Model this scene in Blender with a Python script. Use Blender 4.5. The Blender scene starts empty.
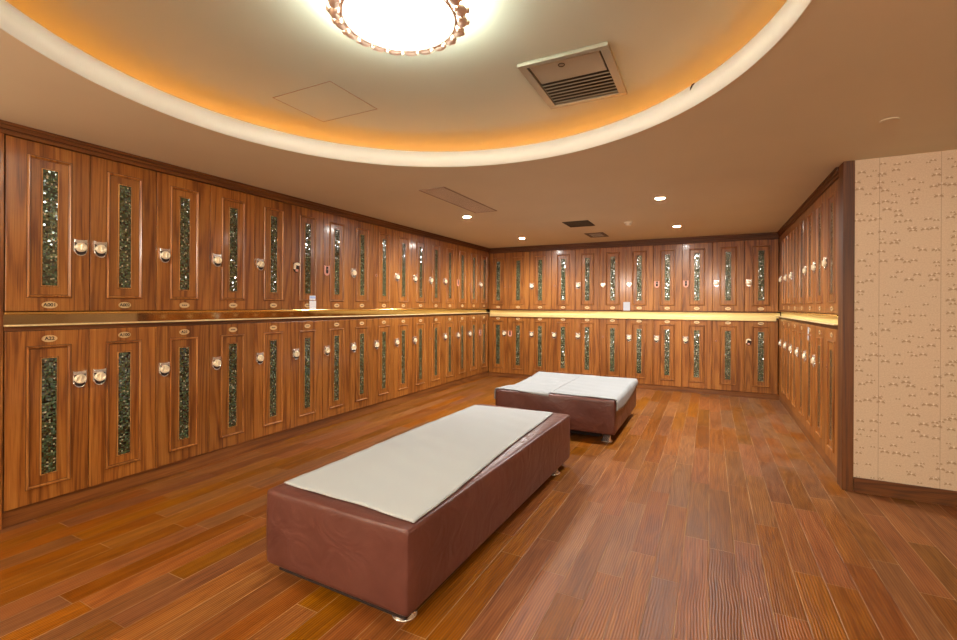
import bpy, bmesh, math, random
from mathutils import Vector, Matrix
random.seed(7)
S = bpy.context.scene
COL = S.collection
PI = math.pi
# ------------------------------------------------------------------ room dimensions (metres)
XL, XR, YB, YP = -3.708, 0.873, 7.77, 4.197      # locker fronts left / right / back, papered wall
H = 2.40                                         # low ceiling
HU = 2.65                                        # raised ceiling
CX, CY, CR = -1.196, 1.626, 1.533                # round opening in the low ceiling
XE, YE = 3.3, -2.2                               # far right and rear limits of the room
DEP = 0.46                                       # locker depth

# ------------------------------------------------------------------ materials
class NT:
    def __init__(s, name):
        s.m = bpy.data.materials.new(name); s.m.use_nodes = True
        s.t = s.m.node_tree; s.t.nodes.clear()
        s.out = s.n('ShaderNodeOutputMaterial')
        s.b = s.n('ShaderNodeBsdfPrincipled')
        s.l(s.b.outputs[0], s.out.inputs[0])
    def n(s, typ, **kw):
        nd = s.t.nodes.new(typ)
        for k, v in kw.items(): setattr(nd, k, v)
        return nd
    def l(s, a, b): s.t.links.new(a, b)
    def setin(s, sock, v):
        if isinstance(v, bpy.types.NodeSocket): s.l(v, sock)
        else: sock.default_value = v
    def math(s, op, a, b=None, c=None, clamp=False):
        nd = s.n('ShaderNodeMath', operation=op); nd.use_clamp = clamp
        for i, v in enumerate((a, b, c)):
            if v is not None: s.setin(nd.inputs[i], v)
        return nd.outputs[0]
    def vmath(s, op, a, b=None):
        nd = s.n('ShaderNodeVectorMath', operation=op)
        s.setin(nd.inputs[0], a)
        if b is not None: s.setin(nd.inputs[1], b)
        return nd.outputs[0] if op not in ('LENGTH', 'DISTANCE', 'DOT_PRODUCT') else nd.outputs[1]
    def mix(s, fac, a, b, mode='MIX'):
        nd = s.n('ShaderNodeMix', data_type='RGBA', blend_type=mode)
        s.setin(nd.inputs[0], fac)
        for sock, v in ((nd.inputs[6], a), (nd.inputs[7], b)):
            if isinstance(v, tuple): v = (*v[:3], 1)
            s.setin(sock, v)
        return nd.outputs[2]
    def ramp(s, fac, stops, interp='LINEAR'):
        nd = s.n('ShaderNodeValToRGB'); cr = nd.color_ramp; cr.interpolation = interp
        while len(cr.elements) < len(stops): cr.elements.new(0.5)
        for e, (p, c) in zip(cr.elements, stops):
            e.position = p; e.color = (*c, 1) if len(c) == 3 else c
        s.setin(nd.inputs[0], fac)
        return nd.outputs[0]
    def coords(s, rnd=False):
        v = s.n('ShaderNodeTexCoord').outputs['Object']
        if rnd:
            r = s.n('ShaderNodeObjectInfo').outputs['Random']
            s.rand = r
            cb = s.n('ShaderNodeCombineXYZ')
            s.l(s.math('MULTIPLY', r, 37.0), cb.inputs[0]); s.l(s.math('MULTIPLY', r, 91.0), cb.inputs[1]); s.l(s.math('MULTIPLY', r, 53.0), cb.inputs[2])
            v = s.vmath('ADD', v, cb.outputs[0])
        return v
    def noise(s, vec, scale, detail=2, rough=0.5, dist=0, sc=None):
        if sc is not None: vec = s.vmath('MULTIPLY', vec, sc)
        nd = s.n('ShaderNodeTexNoise')
        s.setin(nd.inputs['Vector'], vec); nd.inputs['Scale'].default_value = scale
        nd.inputs['Detail'].default_value = detail; nd.inputs['Roughness'].default_value = rough
        nd.inputs['Distortion'].default_value = dist
        return nd.outputs[0]
    def sep(s, vec):
        nd = s.n('ShaderNodeSeparateXYZ'); s.setin(nd.inputs[0], vec); return nd.outputs
    def bump(s, h, strength, dist=0.002, normal=None):
        nd = s.n('ShaderNodeBump'); nd.inputs['Strength'].default_value = strength; nd.inputs['Distance'].default_value = dist
        s.setin(nd.inputs['Height'], h)
        if normal is not None: s.l(normal, nd.inputs['Normal'])
        s.l(nd.outputs[0], s.b.inputs['Normal'])
        return nd.outputs[0]
    def p(s, **kw):
        for k, v in kw.items():
            k = k.replace('_', ' ')
            if isinstance(v, tuple) and len(v) == 3 and s.b.inputs[k].type == 'RGBA': v = (*v, 1)
            s.setin(s.b.inputs[k], v)
        return s

def simple(name, col, rough=0.5, metal=0.0, spec=0.5, coat=0.0, bump=0.0, bscale=60):
    t = NT(name)
    v = t.coords()
    n = t.noise(v, bscale, 3)
    if name == 'white_cotton': spec = 0.1
    c = t.mix(t.math('MULTIPLY', n, 0.25), col, tuple(x * 0.8 for x in col))
    t.p(Base_Color=c, Roughness=rough, Metallic=metal, Specular_IOR_Level=spec, Coat_Weight=coat)
    if bump: t.bump(n, bump, 0.002)
    return t.m

def emit(name, col, strength):
    t = NT(name)
    t.p(Base_Color=(0.8, 0.8, 0.8), Emission_Color=col, Emission_Strength=strength, Roughness=0.4)
    return t.m

def wood(name, light, mid, dark, rough=0.34, coat=0.35, axis='z', vary=0.35):
    t = NT(name)
    v = t.coords(rnd=True)
    st = {'z': (1, 1, 0.06), 'x': (0.06, 1, 1), 'y': (1, 0.06, 1)}[axis]
    big = t.noise(v, 5.0, 1.5, 0.45, 0.35, sc=st)
    bands = t.math('SINE', t.math('MULTIPLY', big, 78.0))
    bands = t.math('MULTIPLY_ADD', bands, 0.5, 0.5)
    bands = t.math('POWER', bands, 2.2)
    fine = t.noise(v, 210.0, 3, 0.65, sc={'z': (1, 1, 0.018), 'x': (0.018, 1, 1), 'y': (1, 0.018, 1)}[axis])
    mids = t.noise(v, 11.0, 2, 0.5, sc=st)
    f = t.math('ADD', t.math('MULTIPLY', t.math('SUBTRACT', 1.0, bands), 0.22), t.math('MULTIPLY', fine, 0.95))
    f = t.math('ADD', t.math('SUBTRACT', f, 0.17), t.math('MULTIPLY', t.math('SUBTRACT', mids, 0.5), 0.55))
    c = t.ramp(f, [(0.22, dark), (0.45, mid), (0.74, light)])
    hv = t.n('ShaderNodeHueSaturation'); t.l(c, hv.inputs['Color'])
    t.setin(hv.inputs['Value'], t.math('MULTIPLY_ADD', t.rand, vary, 1 - vary / 2))
    t.p(Base_Color=hv.outputs[0], Roughness=t.math('MULTIPLY_ADD', fine, 0.15, rough - 0.06), Coat_Weight=coat, Coat_Roughness=0.13)
    t.bump(fine, 0.12, 0.001)
    return t.m

M = {}
M['door'] = wood('locker_wood', (0.415, 0.166, 0.032), (0.290, 0.097, 0.015), (0.140, 0.038, 0.005), vary=0.28)
M['mould'] = wood('moulding_wood', (0.47, 0.198, 0.045), (0.345, 0.125, 0.022), (0.19, 0.056, 0.009), rough=0.32)
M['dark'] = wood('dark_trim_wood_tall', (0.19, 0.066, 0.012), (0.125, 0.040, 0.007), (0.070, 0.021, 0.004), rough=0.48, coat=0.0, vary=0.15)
M['darkx'] = wood('dark_trim_wood_wide', (0.19, 0.066, 0.012), (0.125, 0.040, 0.007), (0.070, 0.021, 0.004), rough=0.48, coat=0.0, axis='x', vary=0.15)
M['darky'] = wood('dark_trim_wood_deep', (0.19, 0.066, 0.012), (0.125, 0.040, 0.007), (0.070, 0.021, 0.004), rough=0.48, coat=0.0, axis='y', vary=0.15)
M['kickx'] = wood('plinth_wood_wide', (0.29, 0.108, 0.025), (0.20, 0.066, 0.014), (0.11, 0.034, 0.008), axis='x', vary=0.1)
M['kicky'] = wood('plinth_wood_deep', (0.29, 0.108, 0.025), (0.20, 0.066, 0.014), (0.11, 0.034, 0.008), axis='y', vary=0.1)
M['brass'] = simple('polished_brass', (0.86, 0.58, 0.20), 0.17, 1.0, bump=0.03, bscale=9)
M['brassdull'] = simple('brushed_brass', (0.80, 0.60, 0.30), 0.32, 1.0)
M['gold'] = simple('gold_metal', (0.95, 0.84, 0.62), 0.3, 0.30)
M['chrome'] = simple('chrome', (0.86, 0.82, 0.76), 0.2, 0.85)
M['platefill'] = simple('plate_enamel', (0.72, 0.53, 0.29), 0.45, 0.2)
M['brassedge'] = simple('brass_edge', (0.95, 0.78, 0.42), 0.35, 0.25)
M['brasslip'] = simple('yellow_brass', (0.92, 0.74, 0.33), 0.3, 0.45)
M['mirror'] = simple('bronze_mirror', (0.50, 0.38, 0.22), 0.05, 1.0, bump=0.05, bscale=7)
M['pink'] = simple('bare_lock_plate', (0.72, 0.33, 0.24), 0.45)
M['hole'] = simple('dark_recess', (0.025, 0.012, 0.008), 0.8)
M['ink'] = simple('black_lettering', (0.03, 0.018, 0.01), 0.6)
M['cloth'] = simple('white_cotton', (0.46, 0.475, 0.47), 0.9, bump=0.35, bscale=420)
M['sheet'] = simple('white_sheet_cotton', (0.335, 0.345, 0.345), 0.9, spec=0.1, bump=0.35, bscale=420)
M['paper'] = simple('white_card', (0.85, 0.85, 0.88), 0.6)
M['greycard'] = simple('pale_grey_card', (0.50, 0.52, 0.56), 0.6)
M['blue'] = simple('pale_blue_print', (0.38, 0.48, 0.80), 0.6)
M['vent'] = simple('grey_metal', (0.36, 0.345, 0.265), 0.45, 0.3)
M['filter'] = simple('filter_mesh', (0.42, 0.40, 0.32), 0.8, bump=0.5, bscale=300)
M['ventdark'] = simple('vent_dark', (0.05, 0.035, 0.022), 0.7)
M['ventslat'] = simple('vent_slat_brown', (0.12, 0.085, 0.055), 0.5)
M['grille'] = simple('tan_grille', (0.36, 0.27, 0.19), 0.55)
M['white'] = simple('white_plastic', (0.78, 0.70, 0.58), 0.4)
M['lampmetal'] = simple('antique_rose_gilt', (0.72, 0.55, 0.44), 0.4, 0.4)
M['lamp'] = emit('lamp_glass', (0.92, 1.0, 0.93), 14.0)
M['lampup'] = emit('lamp_side_glass', (0.90, 1.0, 0.90), 26.0)
M['bulb'] = emit('downlight_lens', (1.0, 0.96, 0.88), 420.0)
M['led'] = emit('amber_led', (1.0, 0.32, 0.045), 6.0)

def m_leather():
    t = NT('brown_leather'); v = t.coords()
    a = t.noise(v, 3.5, 3, 0.6); b = t.noise(v, 190, 2)
    c = t.ramp(a, [(0.3, (0.098, 0.031, 0.023)), (0.7, (0.142, 0.050, 0.037))])
    t.p(Base_Color=c, Roughness=t.math('MULTIPLY_ADD', a, 0.25, 0.26), Specular_IOR_Level=0.5)
    h = t.math('ADD', t.math('MULTIPLY', b, 0.12), t.math('MULTIPLY', t.noise(v, 6.0, 2, 0.5, 1.2), 3.0))
    t.bump(h, 0.35, 0.008)
    return t.m
M['leather'] = m_leather()
M['piping'] = simple('leather_piping', (0.15, 0.056, 0.042), 0.4)

def m_mosaic():
    t = NT('glass_mosaic'); v = t.coords(rnd=True)
    vo = t.n('ShaderNodeTexVoronoi', distance='CHEBYCHEV'); vo.inputs['Scale'].default_value = 92; vo.inputs['Randomness'].default_value = 0.5
    x, y, z = t.sep(v)
    cb = t.n('ShaderNodeCombineXYZ'); t.l(x, cb.inputs[0]); t.l(z, cb.inputs[1])
    t.l(cb.outputs[0], vo.inputs['Vector'])
    vo.voronoi_dimensions = '2D'
    r = t.sep(vo.outputs['Color'])
    cc = t.ramp(r[0], [(0.0, (0.010, 0.014, 0.006)), (0.28, (0.030, 0.060, 0.022)), (0.50, (0.045, 0.085, 0.045)),
                       (0.70, (0.080, 0.095, 0.035)), (0.84, (0.115, 0.165, 0.095)), (0.95, (0.38, 0.36, 0.24))], 'CONSTANT')
    g = t.math('GREATER_THAN', vo.outputs['Distance'], 0.47)
    cc = t.mix(g, cc, (0.01, 0.009, 0.006))
    t.p(Base_Color=cc, Roughness=0.10, IOR=1.9, Specular_IOR_Level=0.5, Coat_Weight=0.9, Coat_Roughness=0.05)
    geo = t.n('ShaderNodeNewGeometry')
    off = t.vmath('MULTIPLY', t.vmath('SUBTRACT', vo.outputs['Color'], (0.5, 0.5, 0.5)), (0.25, 0.25, 0.25))
    nn = t.vmath('NORMALIZE', t.vmath('ADD', geo.outputs['Normal'], off))
    t.l(nn, t.b.inputs['Normal']); t.l(nn, t.b.inputs['Coat Normal'])
    return t.m
M['mosaic'] = m_mosaic()

def m_floor():
    t = NT('plank_floor'); v = t.coords()
    x, y, z = t.sep(v)
    w = 0.126
    xs = t.math('DIVIDE', x, w)
    row = t.math('FLOOR', xs); fx = t.math('FRACT', xs)
    wn = t.n('ShaderNodeTexWhiteNoise', noise_dimensions='1D'); t.l(row, wn.inputs['W'])
    ys = t.math('ADD', t.math('DIVIDE', y, 0.92), t.math('MULTIPLY', wn.outputs['Value'], 5.0))
    idx = t.math('FLOOR', ys); fy = t.math('FRACT', ys)
    cb = t.n('ShaderNodeCombineXYZ'); t.l(row, cb.inputs[0]); t.l(idx, cb.inputs[1])
    wn2 = t.n('ShaderNodeTexWhiteNoise', noise_dimensions='2D'); t.l(cb.outputs[0], wn2.inputs['Vector'])
    r1 = wn2.outputs['Value']; rc = t.sep(wn2.outputs['Color'])
    off = t.vmath('ADD', v, t.vmath('MULTIPLY', wn2.outputs['Color'], (17.0, 23.0, 9.0)))
    big = t.noise(off, 7.0, 2, 0.5, 0.5, sc=(1, 0.10, 1))
    fine = t.noise(off, 110.0, 3, 0.6, sc=(1, 0.035, 1))
    bands = t.math('MULTIPLY_ADD', t.math('SINE', t.math('MULTIPLY', big, 46.0)), 0.5, 0.5)
    f = t.math('ADD', t.math('MULTIPLY', bands, 0.16), t.math('MULTIPLY', fine, 0.78))
    c = t.ramp(f, [(0.15, (0.125, 0.037, 0.007)), (0.45, (0.245, 0.080, 0.015)), (0.8, (0.355, 0.135, 0.028))])
    hv = t.n('ShaderNodeHueSaturation'); t.l(c, hv.inputs['Color'])
    t.setin(hv.inputs['Value'], t.math('MULTIPLY_ADD', r1, 0.50, 0.72))
    t.setin(hv.inputs['Hue'], t.math('MULTIPLY_ADD', rc[1], 0.012, 0.494))
    t.setin(hv.inputs['Saturation'], t.math('MULTIPLY_ADD', rc[2], 0.15, 0.93))
    wob = t.noise(off, 3.2, 2, 0.5, sc=(1, 0.55, 1))
    rid = t.math('MULTIPLY_ADD', t.math('SINE', t.math('ADD', t.math('MULTIPLY', x, 520.0), t.math('MULTIPLY', wob, 30.0))), 0.5, 0.5)
    amt = t.math('MULTIPLY_ADD', rc[0], 0.55, 0.55)
    ridge = t.math('MULTIPLY', rid, amt)
    hv2 = t.mix(t.math('MULTIPLY', t.math('MULTIPLY', t.math('SUBTRACT', 1.0, rid), amt), 0.38), hv.outputs[0], (0.075, 0.024, 0.007))
    # seams
    ex = t.math('MINIMUM', fx, t.math('SUBTRACT', 1.0, fx))
    ey = t.math('MULTIPLY', t.math('MINIMUM', fy, t.math('SUBTRACT', 1.0, fy)), 0.92 / w)
    e = t.math('MINIMUM', ex, ey)
    seam = t.math('SUBTRACT', 1.0, t.math('DIVIDE', e, 0.018, clamp=True), clamp=True)
    dustn = t.noise(v, 2.2, 3, 0.6)
    seamcol = t.mix(t.math('MULTIPLY_ADD', dustn, 3.0, -0.95, clamp=True), (0.07, 0.025, 0.010), (0.66, 0.42, 0.20))
    c2 = t.mix(t.math('MULTIPLY', seam, 0.85), hv2, seamcol)
    # worn, dusty boards along the right-hand lockers and under the papered wall
    dx = t.math('MULTIPLY_ADD', x, 1.25, 0.30, clamp=True)
    dyr = t.n('ShaderNodeMapRange'); t.l(y, dyr.inputs[0]); dyr.inputs[1].default_value = 3.5; dyr.inputs[2].default_value = 4.4
    dn = t.math('MULTIPLY_ADD', t.noise(v, 5.0, 4, 0.65, sc=(1, 0.4, 1)), 2.6, -0.85, clamp=True)
    dust = t.math('MULTIPLY', t.math('MULTIPLY', dx, dyr.outputs[0]), dn)
    c3 = t.mix(t.math('MULTIPLY', dust, 0.42), c2, (0.23, 0.155, 0.098))
    # embossed grain ridges, each board with its own rhythm
    t.p(Base_Color=c3, Roughness=t.math('ADD', t.math('MULTIPLY_ADD', fine, 0.16, 0.30), t.math('MULTIPLY', dust, 0.25)), Specular_IOR_Level=0.15)
    h = t.math('SUBTRACT', t.math('ADD', ridge, t.math('MULTIPLY', fine, 0.4)), t.math('MULTIPLY', seam, 1.5))
    t.bump(h, 0.40, 0.0022)
    return t.m
M['floor'] = m_floor()

def m_paint(name, col, amp=0.06):
    t = NT(name); v = t.coords()
    n = t.noise(v, 1.3, 3, 0.6); f = t.noise(v, 90, 2)
    c = t.mix(n, tuple(a * (1 - amp) for a in col), tuple(a * (1 + amp) for a in col))
    t.p(Base_Color=c, Roughness=0.75, Specular_IOR_Level=0.25)
    t.bump(f, 0.05, 0.001)
    return t.m
M['ceil'] = m_paint('ceiling_paint', (0.68, 0.625, 0.465))
M['ceilup'] = m_paint('raised_ceiling_paint', (0.57, 0.61, 0.51))
M['lip'] = m_paint('white_gloss_paint', (0.82, 0.79, 0.70), 0.03)

def m_paper():
    t = NT('floral_wallpaper'); v = t.coords()
    x, y, z = t.sep(v)
    u = t.math('ADD', x, y)
    cb = t.n('ShaderNodeCombineXYZ'); t.l(u, cb.inputs[0]); t.l(z, cb.inputs[1])
    uv = cb.outputs[0]
    def layer(scale, seed, thr):
        vo = t.n('ShaderNodeTexVoronoi'); vo.voronoi_dimensions = '2D'; vo.inputs['Scale'].default_value = scale; vo.inputs['Randomness'].default_value = 0.85
        vec = t.vmath('ADD', uv, (seed, seed * 0.7, 0))
        t.l(vec, vo.inputs['Vector'])
        d = t.vmath('MULTIPLY', t.vmath('SUBTRACT', t.vmath('MULTIPLY', vec, (scale, scale, 0)), t.vmath('MULTIPLY', vo.outputs['Position'], (scale, scale, 0))), (1 / scale,) * 3)
        dx, dy, _ = t.sep(d)
        r = t.sep(vo.outputs['Color'])
        on = t.math('GREATER_THAN', r[0], thr)
        ax = t.math('ABSOLUTE', dx)
        sz = t.math('MULTIPLY_ADD', r[1], 0.75, 0.62)
        ax = t.math('DIVIDE', ax, sz); dyy = t.math('DIVIDE', dy, sz)
        def blob(cx, cy, rx, ry, soft=1.45):
            px = t.math('DIVIDE', t.math('SUBTRACT', ax, cx), rx); py = t.math('DIVIDE', t.math('SUBTRACT', dyy, cy), ry)
            q = t.math('SQRT', t.math('ADD', t.math('MULTIPLY', px, px), t.math('MULTIPLY', py, py)))
            return t.math('MULTIPLY', t.math('SUBTRACT', soft, q, clamp=True), on)
        # bow-tie petals widen outwards from the middle
        wdt = t.math('MULTIPLY_ADD', ax, 0.42, 0.0016)
        wing = t.math('MULTIPLY', t.math('SUBTRACT', 1.5, t.math('DIVIDE', t.math('ABSOLUTE', dyy), wdt), clamp=True), t.math('MULTIPLY', t.math('SUBTRACT', 0.0205, ax), 300.0, clamp=True))
        petals = t.math('MULTIPLY', t.math('MULTIPLY', wing, 1.0, clamp=True), on)
        bead = t.math('MAXIMUM', blob(0.0, 0.0045, 0.0034, 0.0050), blob(0.0165, 0.004, 0.0020, 0.0024))
        return petals, bead
    p1, b1 = layer(14.0, 3.1, 0.30); p2, b2 = layer(10.0, 8.7, 0.45)
    pet = t.math('MAXIMUM', p1, p2); bead = t.math('MAXIMUM', b1, b2)
    weave = t.noise(uv, 330, 2, sc=(1, 2.5, 1)); spk = t.noise(uv, 120, 2)
    c = t.mix(t.math('MULTIPLY_ADD', spk, 1.6, -0.3, clamp=True), (0.59, 0.46, 0.325), (0.73, 0.60, 0.445))
    c = t.mix(t.math('MULTIPLY', pet, 0.72), c, (0.33, 0.205, 0.105))
    c = t.mix(t.math('MULTIPLY', bead, 0.85), c, (0.86, 0.76, 0.62))
    s = t.math('FRACT', t.math('DIVIDE', t.math('SUBTRACT', u, 1.073 + YP), 0.327))
    e = t.math('MINIMUM', s, t.math('SUBTRACT', 1.0, s))
    seam = t.math('LESS_THAN', e, 0.006)
    c = t.mix(t.math('MULTIPLY', seam, 0.5), c, (0.30, 0.20, 0.13))
    t.p(Base_Color=c, Roughness=t.math('MULTIPLY_ADD', bead, -0.3, 0.62), Specular_IOR_Level=0.35)
    t.bump(t.math('ADD', t.math('MULTIPLY', weave, 0.5), t.math('ADD', pet, bead)), 0.35, 0.0015)
    return t.m
M['paper_wall'] = m_paper()

# ------------------------------------------------------------------ mesh helpers
def box(bm, x0, x1, y0, y1, z0, z1, mi=0, bev=0.0, seg=2):
    r = bmesh.ops.create_cube(bm, size=1.0)
    vs = r['verts']
    for v in vs:
        v.co = Vector(((x0 + x1) / 2 + v.co.x * (x1 - x0), (y0 + y1) / 2 + v.co.y * (y1 - y0), (z0 + z1) / 2 + v.co.z * (z1 - z0)))
    fs = set(f for v in vs for f in v.link_faces)
    for f in fs: f.material_index = mi
    if bev:
        es = list({e for v in vs for e in v.link_edges})
        r = bmesh.ops.bevel(bm, geom=es, offset=bev, segments=seg, profile=0.5, affect='EDGES')
        for f in r['faces']: f.material_index = mi

def prism(bm, pts, d0, d1, mi=0, plane='xz'):
    """closed outline extruded between d0 and d1; plane 'xz' extrudes along y, 'xy' along z"""
    if plane == 'xz': f = lambda p, d: (p[0], d, p[1])
    elif plane == 'xy': f = lambda p, d: (p[0], p[1], d)
    else: f = lambda p, d: (d, p[0], p[1])
    a = [bm.verts.new(f(p, d0)) for p in pts]; b = [bm.verts.new(f(p, d1)) for p in pts]
    n = len(pts); fs = [bm.faces.new(a), bm.faces.new(b[::-1])]
    for i in range(n): fs.append(bm.faces.new((a[i], b[i], b[(i + 1) % n], a[(i + 1) % n])))
    for g in fs: g.material_index = mi

def lathe(bm, prof, cx, cy, cz, axis='z', seg=24, mi=0):
    """profile of (radius, height) turned round an axis"""
    rings = []
    for r, h in prof:
        ring = []
        for i in range(seg):
            a = 2 * PI * i / seg; u, w = r * math.cos(a), r * math.sin(a)
            co = (cx + u, cy + w, cz + h) if axis == 'z' else (cx + u, cy - h, cz + w)
            ring.append(bm.verts.new(co))
        rings.append(ring)
    for A, B in zip(rings, rings[1:]):
        for i in range(seg):
            f = bm.faces.new((A[i], A[(i + 1) % seg], B[(i + 1) % seg], B[i])); f.material_index = mi; f.smooth = True
    for R, flip in ((rings[0], 1), (rings[-1], 0)):
        f = bm.faces.new(R[::-1] if flip else R); f.material_index = mi

def tube(bm, pts, r, seg=8, mi=0, closed=False):
    pts = [Vector(p) for p in pts]; n = len(pts); rings = []
    up0 = None
    for i, p in enumerate(pts):
        a = pts[i - 1] if (i > 0 or closed) else pts[i]; b = pts[(i + 1) % n] if (i < n - 1 or closed) else pts[i]
        d = (b - a).normalized()
        up = Vector((0, 0, 1)) if abs(d.z) < 0.9 else Vector((1, 0, 0))
        u = d.cross(up).normalized(); w = u.cross(d).normalized()
        rings.append([bm.verts.new(p + u * (r * math.cos(2 * PI * k / seg)) + w * (r * math.sin(2 * PI * k / seg))) for k in range(seg)])
    m = n if closed else n - 1
    for i in range(m):
        A, B = rings[i], rings[(i + 1) % n]
        for k in range(seg):
            f = bm.faces.new((A[k], A[(k + 1) % seg], B[(k + 1) % seg], B[k])); f.smooth = True; f.material_index = mi
    if not closed:
        for R in (rings[0][::-1], rings[-1]):
            f = bm.faces.new(R); f.material_index = mi

def to_mesh(name, bm, mats):
    bmesh.ops.recalc_face_normals(bm, faces=bm.faces[:])
    me = bpy.data.meshes.new(name); bm.to_mesh(me); bm.free()
    for m in (mats if isinstance(mats, (list, tuple)) else [mats]): me.materials.append(m)
    return me

def obj(name, me, parent=None, loc=(0, 0, 0), rot=0.0):
    o = bpy.data.objects.new(name, me); COL.objects.link(o)
    o.location = loc; o.rotation_euler = (0, 0, rot)
    if parent: o.parent = parent
    return o

def mk(name, bm, mats, parent=None, loc=(0, 0, 0), rot=0.0):
    return obj(name, to_mesh(name, bm, mats), parent, loc, rot)

def tag(o, label, cat, group=None):
    o['label'] = label; o['category'] = cat
    if group: o['group'] = group
    return o

def thing(name, label, cat, loc=(0, 0, 0), rot=0.0, group=None):
    o = obj(name, None, None, loc, rot); o.empty_display_size = 0.1
    return tag(o, label, cat, group)

def struct(o):
    o['kind'] = 'structure'; return o

def quick(name, boxes, mats, parent=None, bev=0.0):
    bm = bmesh.new()
    for b in boxes: box(bm, *b[:6], b[6] if len(b) > 6 else 0, bev)
    return mk(name, bm, mats, parent)

# ------------------------------------------------------------------ room shell
struct(quick('floor', [(XL - 0.55, XE + 0.1, YE - 0.1, YB + 0.6, -0.06, 0.0)], M['floor']))

def ceiling():
    x0, x1, y0, y1 = XL - 0.55, XE + 0.1, YE - 0.1, YB + 0.6
    ang = [2 * PI * i / 128 for i in range(128)]
    ang += [math.atan2(y - CY, x - CX) % (2 * PI) for x in (x0, x1) for y in (y0, y1)]
    ang = sorted(set(ang))
    bm = bmesh.new(); lo, hi, lo2, hi2 = [], [], [], []
    for a in ang:
        c, s = math.cos(a), math.sin(a)
        t = min(((x1 if c > 0 else x0) - CX) / c if abs(c) > 1e-9 else 1e9, ((y1 if s > 0 else y0) - CY) / s if abs(s) > 1e-9 else 1e9)
        p = (CX + (CR + 0.006) * c, CY + (CR + 0.006) * s); q = (CX + t * c, CY + t * s)
        lo.append(bm.verts.new((*p, H))); hi.append(bm.verts.new((*q, H)))
        lo2.append(bm.verts.new((*p, H + 0.02))); hi2.append(bm.verts.new((*q, H + 0.02)))
    n = len(ang)
    for i in range(n):
        j = (i + 1) % n
        bm.faces.new((lo[i], lo[j], hi[j], hi[i])); bm.faces.new((lo2[i], hi2[i], hi2[j], lo2[j]))
        bm.faces.new((lo[i], lo2[i], lo2[j], lo[j])); bm.faces.new((hi[i], hi[j], hi2[j], hi2[i]))
    c = struct(mk('ceiling', bm, M['ceil']))
    bm = bmesh.new(); R2 = 1.98; seg = 128
    prof = [(R2 + 0.02, H + 0.021), (R2 + 0.02, HU + 0.02), (0.0, HU + 0.02)]
    # raised disc with the wall of the light cove
    ring = lambda r, z: [bm.verts.new((CX + r * math.cos(2 * PI * i / seg), CY + r * math.sin(2 * PI * i / seg), z)) for i in range(seg)]
    A, B, D, E2 = ring(R2, H + 0.021), ring(R2, HU), ring(R2 + 0.02, HU + 0.02), ring(R2 + 0.02, H + 0.021)
    for P, Q in ((A, B), (D, E2), (E2, A)):
        for i in range(seg): bm.faces.new((P[i], P[(i + 1) % seg], Q[(i + 1) % seg], Q[i]))
    bm.faces.new(B); bm.faces.new(D[::-1])
    mk('raised_ceiling', bm, M['ceilup'], c)
    return c
ceil = ceiling()

# white upstand round the opening
bm = bmesh.new(); seg = 160
rr = [(CR, H - 0.003), (CR, H + 0.115), (CR + 0.014, H + 0.115), (CR + 0.014, H + 0.0205)]
rings = [[bm.verts.new((CX + r * math.cos(2 * PI * i / seg), CY + r * math.sin(2 * PI * i / seg), z)) for i in range(seg)] for r, z in rr + [(CR + 0.0055, H + 0.0205), (CR + 0.0055, H - 0.003)]]
for k in range(len(rings)):
    A, B = rings[k], rings[(k + 1) % len(rings)]
    for i in range(seg):
        f = bm.faces.new((A[i], A[(i + 1) % seg], B[(i + 1) % seg], B[i])); f.smooth = True
struct(mk('trim_1', bm, M['lip']))

# walls behind the lockers, the papered wall and the rest of the room
W = M['paper_wall']
struct(quick('wall_left', [(XL - 0.55, XL - 0.48, YE, YB + 0.55, 0, H)], M['darky']))
struct(quick('wall_back', [(XL - 0.48, XR + 0.55, YB + 0.48, YB + 0.55, 0, H)], M['darkx']))
struct(quick('wall_right', [(XR + 0.48, XR + 0.55, YP + 0.12, YB + 0.48, 0, H)], M['darky']))
struct(quick('wall_papered', [(XR + 0.0605, XE, YP, YP + 0.10, 0, H)], W))
struct(quick('wall_far_right', [(XE, XE + 0.08, YE, YP + 0.10, 0, H)], W))
struct(quick('wall_rear', [(XL - 0.48, XE, YE - 0.08, YE, 0, H)], W))
struct(quick('wall_near_left', [(XL - 0.48, XL - 0.02, YE, 1.02, 0, H)], W))
struct(quick('baseboard_right', [(XR + 0.061, XE, YP - 0.016, YP - 0.0005, 0, 0.105)], M['darkx'], bev=0.003))
struct(quick('baseboard_rear', [(XL, XE, YE, YE + 0.016, 0, 0.105)], M['darkx'], bev=0.003))
# end post of the right-hand run and of the left-hand run
struct(quick('trim_2', [(XR - 0.008, XR + 0.060, YP - 0.008, YP + 0.13, 0, H)], M['dark'], bev=0.003))
struct(quick('trim_3', [(XL - 0.46, XL, 1.02, 1.144, 0, H - 0.07)], M['door'], bev=0.003))
# cornices over the lockers
def cornice(name, x0, x1, y0, y1, side, m):
    bx = []
    for d, za, zb in ((0.008, H - 0.072, H - 0.046), (0.016, H - 0.046, H - 0.020), (0.026, H - 0.020, H - 0.0005)):
        if side == 'left': bx.append((x0, x1 + d, y0, y1, za, zb))
        if side == 'right': bx.append((x0 - d, x1, y0, y1, za, zb))
        if side == 'back': bx.append((x0, x1, y0 - d, y1, za, zb))
    if side == 'back': bx.append((x0, x1, y0 + 0.001, y1, H - 0.093, H - 0.0725))
    return struct(quick(name, bx, m, bev=0.003))
cornice('trim_4', XL - 0.46, XL, 1.02, YB - 0.03, 'left', M['darky'])
cornice('trim_5', XL - 0.46, XR + 0.46, YB, YB + 0.46, 'back', M['darkx'])
cornice('trim_6', XR, XR + 0.46, YP + 0.131, YB - 0.03, 'right', M['darky'])
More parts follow.
